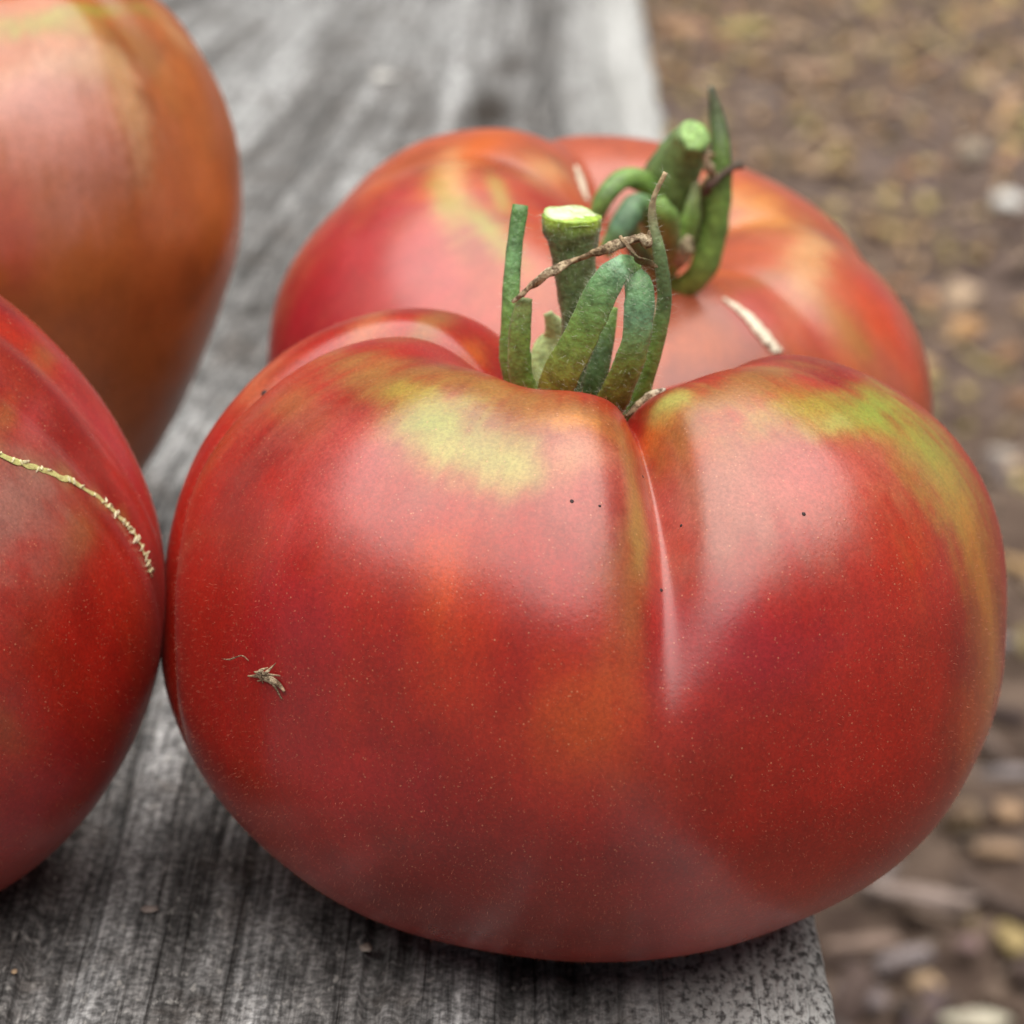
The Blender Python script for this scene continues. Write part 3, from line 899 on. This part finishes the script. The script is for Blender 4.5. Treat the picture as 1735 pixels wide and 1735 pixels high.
def disc(name, c, axis, rx, parent, mat, tint, dome=0.1, rim=None):
    ax = Vector(axis).normalized()
    sx = ax.orthogonal().normalized(); sy = ax.cross(sx)
    V, F, CL = [Vector(c) + ax * dome * rx], [], [tint]
    M, R = 28, 5
    for k in range(1, R + 1):
        for j in range(M):
            a = j / M * 2 * math.pi
            r = rx * k / R
            rr = r * (1 + 0.05 * math.sin(3 * a + 1) + 0.03 * math.sin(7 * a))
            V.append(Vector(c) + sx * rr * math.cos(a) + sy * rr * math.sin(a) + ax * dome * rx * (1 - (k / R) ** 2) + ax * 0.04 * rx * math.sin(5 * a + k))
            CL.append(rim if (rim and k >= R) else tint)
    for j in range(M): F.append((0, 1 + j, 1 + (j + 1) % M))
    for k in range(R - 1):
        for j in range(M):
            F.append((1 + k * M + j, 1 + (k + 1) * M + j, 1 + (k + 1) * M + (j + 1) % M, 1 + k * M + (j + 1) % M))
    o = mesh_obj(name, V, F, mat, None)
    color_attr(o.data, "tint", np.array(CL))
    o.parent = parent
    return o


t = NT("cut_pith")
col = t.new("ShaderNodeAttribute", attribute_name="tint").outputs['Color']
tc = t.new("ShaderNodeTexCoord").outputs['Object']
t.bump(t.noise(tc, 1800, 3), 0.4, 0.0004)
t.set(Base_Color=t.mix(t.ramp(t.noise(tc, 900, 3), [(0.4, 0.0), (0.62, 0.7)]), col, (0.40, 0.46, 0.22)), Roughness=0.5)
M_CUT = t.m
r_ = ROOT_F
yS = 0.001
stem = sweep("stem", [(1000, 720, yS), (985, 640, yS), (980, 540, yS), (972, 440, yS), (969, 395, yS), (970, 366, yS)], [62, 58, 58, 64, 80, 98, 100], r_, M_CALYX,
             [(0.06, 0.09, 0.03), (0.07, 0.10, 0.04), (0.075, 0.115, 0.045), (0.085, 0.13, 0.05), (0.085, 0.13, 0.05), (0.28, 0.42, 0.05)], thick=0.9, cup=0, rag=0.05, seed=1, n=60, m=28, hairs=1300, ridge=0.03)
tp, tq = at_y(970, 366, yS), at_y(969, 395, yS)
disc("cut_face", tp + (tp - tq) * 0.02, (0.12, -0.16, 1.0), 47 * ((tp - CAM) @ FWD) / FPX, stem, M_CUT, (0.66, 0.70, 0.50), dome=0.05, rim=(0.32, 0.46, 0.10))
sweep("sepal", [(985, 725, -0.001), (900, 690, -0.004), (868, 620, -0.006), (865, 540, -0.006), (870, 440, -0.004), (882, 347, -0.002)], [40, 46, 42, 36, 30, 28, 27], r_, M_CALYX,
      [G_BASE, G_BASE, G_MID, G_MID, G_TOP, (0.07, 0.15, 0.04)], thick=0.4, seed=2, hairs=300, label="slender upright sepal cut off straight at its tip")
sweep("sepal", [(990, 725, -0.003), (915, 690, -0.007), (882, 640, -0.009), (880, 570, -0.010), (888, 505, -0.010)], [40, 46, 44, 42, 38, 28], r_, M_CALYX,
      [G_BASE, G_BASE, G_MID, G_MID, (0.16, 0.20, 0.07)], thick=0.35, seed=3, hairs=200, nhint=(-0.3, -1, 0.2), label="short broken sepal with a pale dry tip")
sweep("dried_strand", [(868, 512, -0.0105), (893, 490, -0.011), (930, 462, -0.011), (975, 442, -0.011), (1020, 425, -0.012), (1060, 408, -0.012), (1096, 402, -0.011)], [7, 14, 20, 14, 20, 16, 24, 26, 10], r_, M_DRY,
      [STRAW, TAN, STRAW, TAN, TAN, STRAW, TAN], thick=0.45, rag=0.28, twist=9, seed=4, n=80, m=10, label="brown withered strand crossing in front of the stem")
sweep("sepal", [(1000, 725, 0.004), (930, 665, 0.006), (925, 610, 0.007), (945, 570, 0.007), (928, 530, 0.006)], [44, 52, 54, 58, 44, 12], r_, M_CALYX,
      [(0.2, 0.28, 0.09), (0.28, 0.38, 0.14), (0.36, 0.47, 0.2), (0.4, 0.52, 0.24)], thick=0.15, seed=5, label="pale green torn sepal behind the stem")
sweep("sepal", [(1000, 735, -0.004), (940, 690, -0.011), (945, 640, -0.014), (985, 565, -0.0155), (1020, 490, -0.016), (1052, 452, -0.0155), (1085, 448, -0.013)], [50, 62, 64, 60, 58, 54, 42, 20], r_, M_CALYX,
      [G_BASE, G_BASE, (0.15, 0.20, 0.03), G_MID, G_TOP, (0.12, 0.23, 0.12), G_MID], thick=0.13, cup=0.16, m=26, seed=6, hairs=900, n=60, nhint=(-0.25, -1, 0.35), label="broad sepal strap arching up to the right")
sweep("sepal", [(1010, 735, -0.004), (1025, 715, -0.010), (1040, 680, -0.013), (1068, 610, -0.0155), (1084, 540, -0.016), (1082, 480, -0.015), (1060, 445, -0.012)], [44, 56, 60, 54, 50, 52, 46, 20], r_, M_CALYX,
      [G_BASE, G_BASE, (0.15, 0.20, 0.03), G_MID, (0.11, 0.22, 0.12), G_TOP, G_DARK], thick=0.13, cup=0.16, m=26, seed=7, hairs=900, n=60, nhint=(0.25, -1, 0.3), label="second broad sepal bent over beside the arching one")
sweep("sepal", [(1010, 730, -0.002), (1060, 705, -0.006), (1088, 660, -0.008), (1112, 580, -0.009), (1126, 510, -0.009), (1120, 440, -0.009), (1106, 375, -0.008), (1108, 335, -0.008), (1128, 292, -0.008)],
      [30, 36, 30, 28, 26, 24, 16, 9, 8], r_, M_CALYX, [G_BASE, G_MID, G_MID, (0.07, 0.12, 0.045), (0.10, 0.15, 0.06), (0.26, 0.22, 0.13), TAN], thick=0.35, seed=8, hairs=250, n=60, label="thin sepal rising to a dry curled tip")
sweep("sepal", [(1002, 730, 0.0), (1000, 690, -0.004), (1010, 640, -0.005), (1028, 570, -0.004), (1040, 520, -0.003)], [40, 44, 40, 30, 14], r_, M_CALYX,
      [G_DARK, G_DARK, (0.05, 0.09, 0.03), G_MID], thick=0.3, seed=9, hairs=200)
sweep("sepal", [(1010, 730, 0.003), (1050, 690, 0.004), (1090, 640, 0.006), (1105, 560, 0.008), (1120, 500, 0.009)], [40, 40, 34, 24, 8], r_, M_CALYX,
      [G_BASE, G_DARK, (0.06, 0.10, 0.03), TAN], thick=0.3, seed=10)
sweep("dried_strand", [(1050, 400, -0.012), (1066, 418, -0.014), (1080, 436, -0.0155), (1102, 446, -0.013), (1114, 452, -0.011)], [6, 12, 16, 12, 4], r_, M_DRY,
      [TAN, (0.16, 0.12, 0.06), (0.12, 0.13, 0.05), TAN], thick=0.4, rag=0.3, twist=4, seed=11, n=40, m=8)
sweep("dried_strand", [(1066, 412, -0.012), (1085, 402, -0.012), (1098, 408, -0.012), (1100, 390, -0.012)], [6, 18, 22, 4], r_, M_DRY,
      [TAN, STRAW, STRAW, TAN], thick=0.5, rag=0.35, seed=12, n=30, m=8)
sweep("dried_strand", [(1060, 705, -0.014), (1080, 690, -0.013), (1105, 672, -0.012), (1128, 660, -0.011)], [6, 16, 18, 5], r_, M_DRY,
      [(0.2, 0.14, 0.07), TAN, STRAW, (0.8, 0.72, 0.58)], thick=0.4, rag=0.3, seed=13, n=30, m=8)
FRONT.fuzz(r_, M_FUZZ, 60000, seed=5)

# small dark specks on the front skin, and a scrap of dry plant caught on it
M_SPECK = simple("dark_speck", (0.035, 0.015, 0.015), 0.7)
for (x, y, r) in ((973, 838, 3.6), (1025, 849, 2.6), (1362, 860, 3.8), (1143, 888, 3.0), (1129, 994, 3.4), (1100, 803, 2.6), (437, 659, 5.5)):
    p, nn = FRONT.point(x, y)
    rr = r * ((p - CAM) @ FWD) / FPX
    bm = bmesh.new()
    bmesh.ops.create_icosphere(bm, subdivisions=2, radius=1.0)
    V = np.array([v.co[:] for v in bm.verts])
    V *= (1 + 0.5 * (fbm(V * 1.5 + x, 2, int(x)) - 0.5))[:, None]
    q = Vector(nn).to_track_quat('Z', 'Y').to_matrix()
    for v, w in zip(bm.verts, V): v.co = Vector(p) + q @ Vector((w[0] * rr, w[1] * rr, w[2] * rr * 0.4))
    me = bpy.data.meshes.new("speck"); bm.to_mesh(me); bm.free()
    link_mesh("speck", me, M_SPECK, r_)


def on_skin(T, x, y, lift):
    p, nn = T.point(x, y)
    return p + nn * lift


scrap = empty("dry_scrap", on_skin(FRONT, 446, 1150, 0.0), "tiny tan scrap of dried plant stuck on the front tomato's left side", "plant scrap")
for k, (pl, wd) in enumerate(((((412, 1146), (436, 1150), (462, 1160), (474, 1172)), [3, 9, 11, 3]), (((425, 1138), (446, 1148), (468, 1150)), [3, 10, 3]), (((452, 1128), (446, 1142), (440, 1160)), [2, 7, 2]),
                              (((430, 1160), (452, 1156), (470, 1186)), [2, 6, 2]), (((372, 1114), (388, 1118), (404, 1116), (418, 1120)), [1.5, 2.5, 2.5, 1.2]), (((448, 1144), (456, 1136), (462, 1126)), [4, 6, 1]))):
    lift = 0.0003
    pts = [on_skin(FRONT, x, y, lift + 0.0005 * (k % 3) * (0.5 + 0.5 * math.sin(j * 2.1))) for j, (x, y) in enumerate(pl)]
    sweep("fibre" if k in (2, 4) else "leaf_fragment", pts, wd, scrap, M_DRY, [TAN, STRAW, (0.35, 0.2, 0.12)], thick=0.4, rag=0.35, seed=40 + k, n=22, m=8, world=True)

# ---- rear calyx
r_ = ROOT_R
yr = REAR.point(1140, 478)[0][1] + 0.001
print('rear calyx y', yr)
stemr = sweep("stem", [(1120, 450, yr), (1125, 380, yr), (1135, 310, yr - 0.001), (1155, 262, yr - 0.003), (1176, 230, yr - 0.006)], [76, 80, 96, 90, 72, 60], r_, M_CALYX,
              [(0.09, 0.12, 0.03), (0.12, 0.16, 0.04), (0.10, 0.15, 0.04), (0.11, 0.18, 0.06), (0.14, 0.22, 0.07)], thick=0.95, cup=0, rag=0.06, seed=21, n=40, m=20)
tp = at_y(1177, 228, yr - 0.0062)
disc("cut_face", tp, (0.35, -0.75, 0.6), 27 * ((tp - CAM) @ FWD) / FPX, stemr, M_CALYX, (0.22, 0.36, 0.11), dome=0.12, rim=(0.13, 0.24, 0.05))
sweep("sepal", [(1120, 470, yr), (1110, 400, yr - 0.002), (1100, 320, yr - 0.004), (1060, 300, yr - 0.006), (1025, 330, yr - 0.008), (1005, 375, yr - 0.008)], [36, 40, 40, 38, 34, 24], r_, M_CALYX,
      [G_BASE, G_MID, G_MID, (0.10, 0.18, 0.05), G_MID], thick=0.4, seed=22, nhint=(-0.3, -1, 0.6), label="sepal hooked over to the left")
sweep("sepal", [(1120, 470, yr - 0.002), (1112, 390, yr - 0.006), (1080, 350, yr - 0.010), (1050, 385, yr - 0.012), (1022, 430, yr - 0.012)], [40, 48, 50, 42, 26], r_, M_CALYX,
      [G_BASE, G_MID, (0.06, 0.12, 0.05), (0.07, 0.15, 0.08), G_MID], thick=0.35, seed=23, nhint=(-0.3, -1, 0.4))
sweep("sepal", [(1120, 490, yr), (1160, 485, yr - 0.002), (1190, 455, yr - 0.003), (1208, 400, yr - 0.003), (1217, 330, yr - 0.003), (1222, 260, yr - 0.002), (1215, 200, yr), (1204, 146, yr + 0.001)],
      [34, 42, 48, 48, 44, 34, 28, 8], r_, M_CALYX, [(0.12, 0.18, 0.03), (0.13, 0.2, 0.035), G_MID, G_MID, (0.09, 0.15, 0.03), (0.06, 0.09, 0.03), (0.08, 0.08, 0.05)], thick=0.35, seed=24, n=60, label="tall sepal curving up to a dark pointed tip")
sweep("sepal", [(1120, 470, yr - 0.002), (1130, 420, yr - 0.008), (1128, 370, yr - 0.012), (1110, 340, yr - 0.012)], [40, 44, 44, 30], r_, M_CALYX,
      [G_BASE, (0.14, 0.18, 0.04), G_MID, G_MID], thick=0.4, seed=25)
sweep("dried_strand", [(1215, 300, yr - 0.005), (1203, 285, yr - 0.006), (1196, 262, yr - 0.006), (1212, 262, yr - 0.006)], [10, 20, 16, 5], r_, M_DRY, [TAN, STRAW, TAN], thick=0.5, rag=0.3, seed=26, n=26, m=8)
sweep("dried_strand", [(1196, 330, yr - 0.005), (1205, 312, yr - 0.006), (1228, 292, yr - 0.004), (1255, 278, yr - 0.002)], [14, 18, 10, 18], r_, M_DRY, [(0.12, 0.06, 0.05), (0.10, 0.06, 0.05), (0.12, 0.10, 0.08)], thick=0.5, rag=0.3, seed=27, n=26, m=8)
sweep("dried_strand", [(1150, 450, yr - 0.006), (1160, 425, yr - 0.008), (1168, 400, yr - 0.008)], [20, 32, 12], r_, M_DRY, [STRAW, (0.5, 0.52, 0.3), STRAW], thick=0.5, rag=0.3, seed=28, n=26, m=10)
sweep("sepal", [(1125, 475, yr), (1150, 430, yr - 0.004), (1172, 370, yr - 0.005), (1180, 310, yr - 0.004)], [36, 44, 38, 14], r_, M_CALYX,
      [G_BASE, (0.15, 0.2, 0.04), G_MID, (0.2, 0.22, 0.1)], thick=0.3, seed=51, nhint=(0.4, -1, 0.2))
sweep("sepal", [(1115, 475, yr - 0.002), (1085, 440, yr - 0.008), (1068, 395, yr - 0.010), (1075, 350, yr - 0.009)], [34, 40, 34, 12], r_, M_CALYX,
      [G_BASE, G_DARK, (0.08, 0.13, 0.04), G_MID], thick=0.3, seed=52, nhint=(-0.4, -1, 0.2))
sweep("sepal", [(1120, 470, yr + 0.004), (1165, 400, yr + 0.005), (1190, 340, yr + 0.004), (1200, 300, yr + 0.002)], [40, 44, 36, 12], r_, M_CALYX,
      [G_DARK, G_DARK, (0.09, 0.12, 0.04), TAN], thick=0.3, seed=53)
M_SCAR = simple("healed_scar", (0.86, 0.76, 0.58), 0.55, 0.15, 500, 0.3)


def ribbon(name, T, pl, wd, parent, mat, lift=0.0002, n=60, zig=0.0, seed=0, tints=None, thick=0.35, rag=0.1, label=None):
    pl = np.array(pl, float)
    C = catmull(np.c_[pl, np.zeros(len(pl))], n)[:, :2]
    r = np.random.default_rng(seed)
    tg = np.gradient(C, axis=0); tg /= np.linalg.norm(tg, axis=1, keepdims=True)
    nr = np.stack([-tg[:, 1], tg[:, 0]], -1)
    if zig: C = C + nr * (zig * np.where(np.arange(n) % 4 < 2, 1, -1) * r.uniform(0.2, 1.0, n))[:, None]
    pts = np.array([on_skin(T, x, y, lift) for x, y in C])
    k = np.array([0.25, 0.5, 0.25])
    pts[1:-1] = k[0] * pts[:-2] + k[1] * pts[1:-1] + k[2] * pts[2:]
    nn = T.point(*C[n // 2])[1]
    return sweep(name, pts, wd, parent, mat, tints or [STRAW, STRAW], thick=thick, cup=0, rag=rag, nhint=nn, n=n * 2, m=10, seed=seed, world=True, label=label)


ribbon("healed_crack", REAR, [(1232, 498), (1258, 518), (1284, 543), (1304, 567), (1326, 592)], [6, 18, 24, 24, 22], r_, M_SCAR, seed=31, label="cream white healed crack")
ribbon("healed_crack", REAR, [(984, 276), (992, 300), (1002, 332)], [10, 20, 12], r_, M_SCAR, seed=32)
t = NT("cork")
col = t.new("ShaderNodeAttribute", attribute_name="tint").outputs['Color']
tc = t.new("ShaderNodeTexCoord").outputs['Object']
t.bump(t.noise(tc, 2500, 3), 0.6, 0.0003)
t.set(Base_Color=t.mix(t.ramp(t.noise(tc, 1500, 3), [(0.45, 0.0), (0.65, 0.5)]), col, (0.34, 0.25, 0.10)), Roughness=0.75)
M_CORK = t.m
# corky zigzag seam on the left tomato
SC = [(-60, 748), (0, 764), (60, 783), (120, 806), (175, 838), (220, 880), (250, 922), (268, 975)]
scar = ribbon("corky_scar", LEFT, SC, [14, 13, 12, 12, 11, 10, 9, 7], ROOT_L, M_CORK, lift=0.00004, zig=1.6, thick=0.12, seed=33, tints=[(0.50, 0.50, 0.16), (0.55, 0.52, 0.20), (0.68, 0.58, 0.32)], rag=0.25, label="pale corky zigzag seam")
rr = np.random.default_rng(4)
Cs = catmull(np.c_[np.array(SC, float), np.zeros(len(SC))], 62)[:, :2]
for k in range(1, 61):
    tgt = Cs[min(k + 1, 61)] - Cs[k - 1]; tgt /= np.linalg.norm(tgt)
    nrm = np.array([-tgt[1], tgt[0]]) * (1 if k % 2 else -1)
    if rr.random() < 0.4: continue
    a, b = Cs[k] - nrm * 2 + tgt * rr.uniform(-4, 4), Cs[k] + nrm * rr.lognormal(1.6, 0.35) + tgt * rr.uniform(-3, 12)
    pts = [on_skin(LEFT, *a, 0.0001), on_skin(LEFT, *((a + b) / 2), 0.0002), on_skin(LEFT, *b, 0.0)]
    o = sweep("stitch", pts, [6, rr.uniform(3, 7), 1.5], None, M_CORK, [(0.66, 0.62, 0.34), (0.72, 0.66, 0.42), (0.76, 0.68, 0.48)], thick=0.4, cup=0, rag=0.2, n=8, m=6, seed=60 + k, world=True)
    o.parent = scar
LEFT.fuzz(ROOT_L, M_FUZZ, 22000, seed=6)
print("centres", C_FRONT, C_REAR, C_LEFT, C_HEART)
for nm, T in (("front", FRONT), ("rear", REAR), ("left", LEFT), ("heart", HEART)):
    print(nm, "z", T.P[..., 2].min(), T.P[..., 2].max(), "px", T.px[..., 0].min(), T.px[..., 0].max(), T.px[..., 1].min(), T.px[..., 1].max())
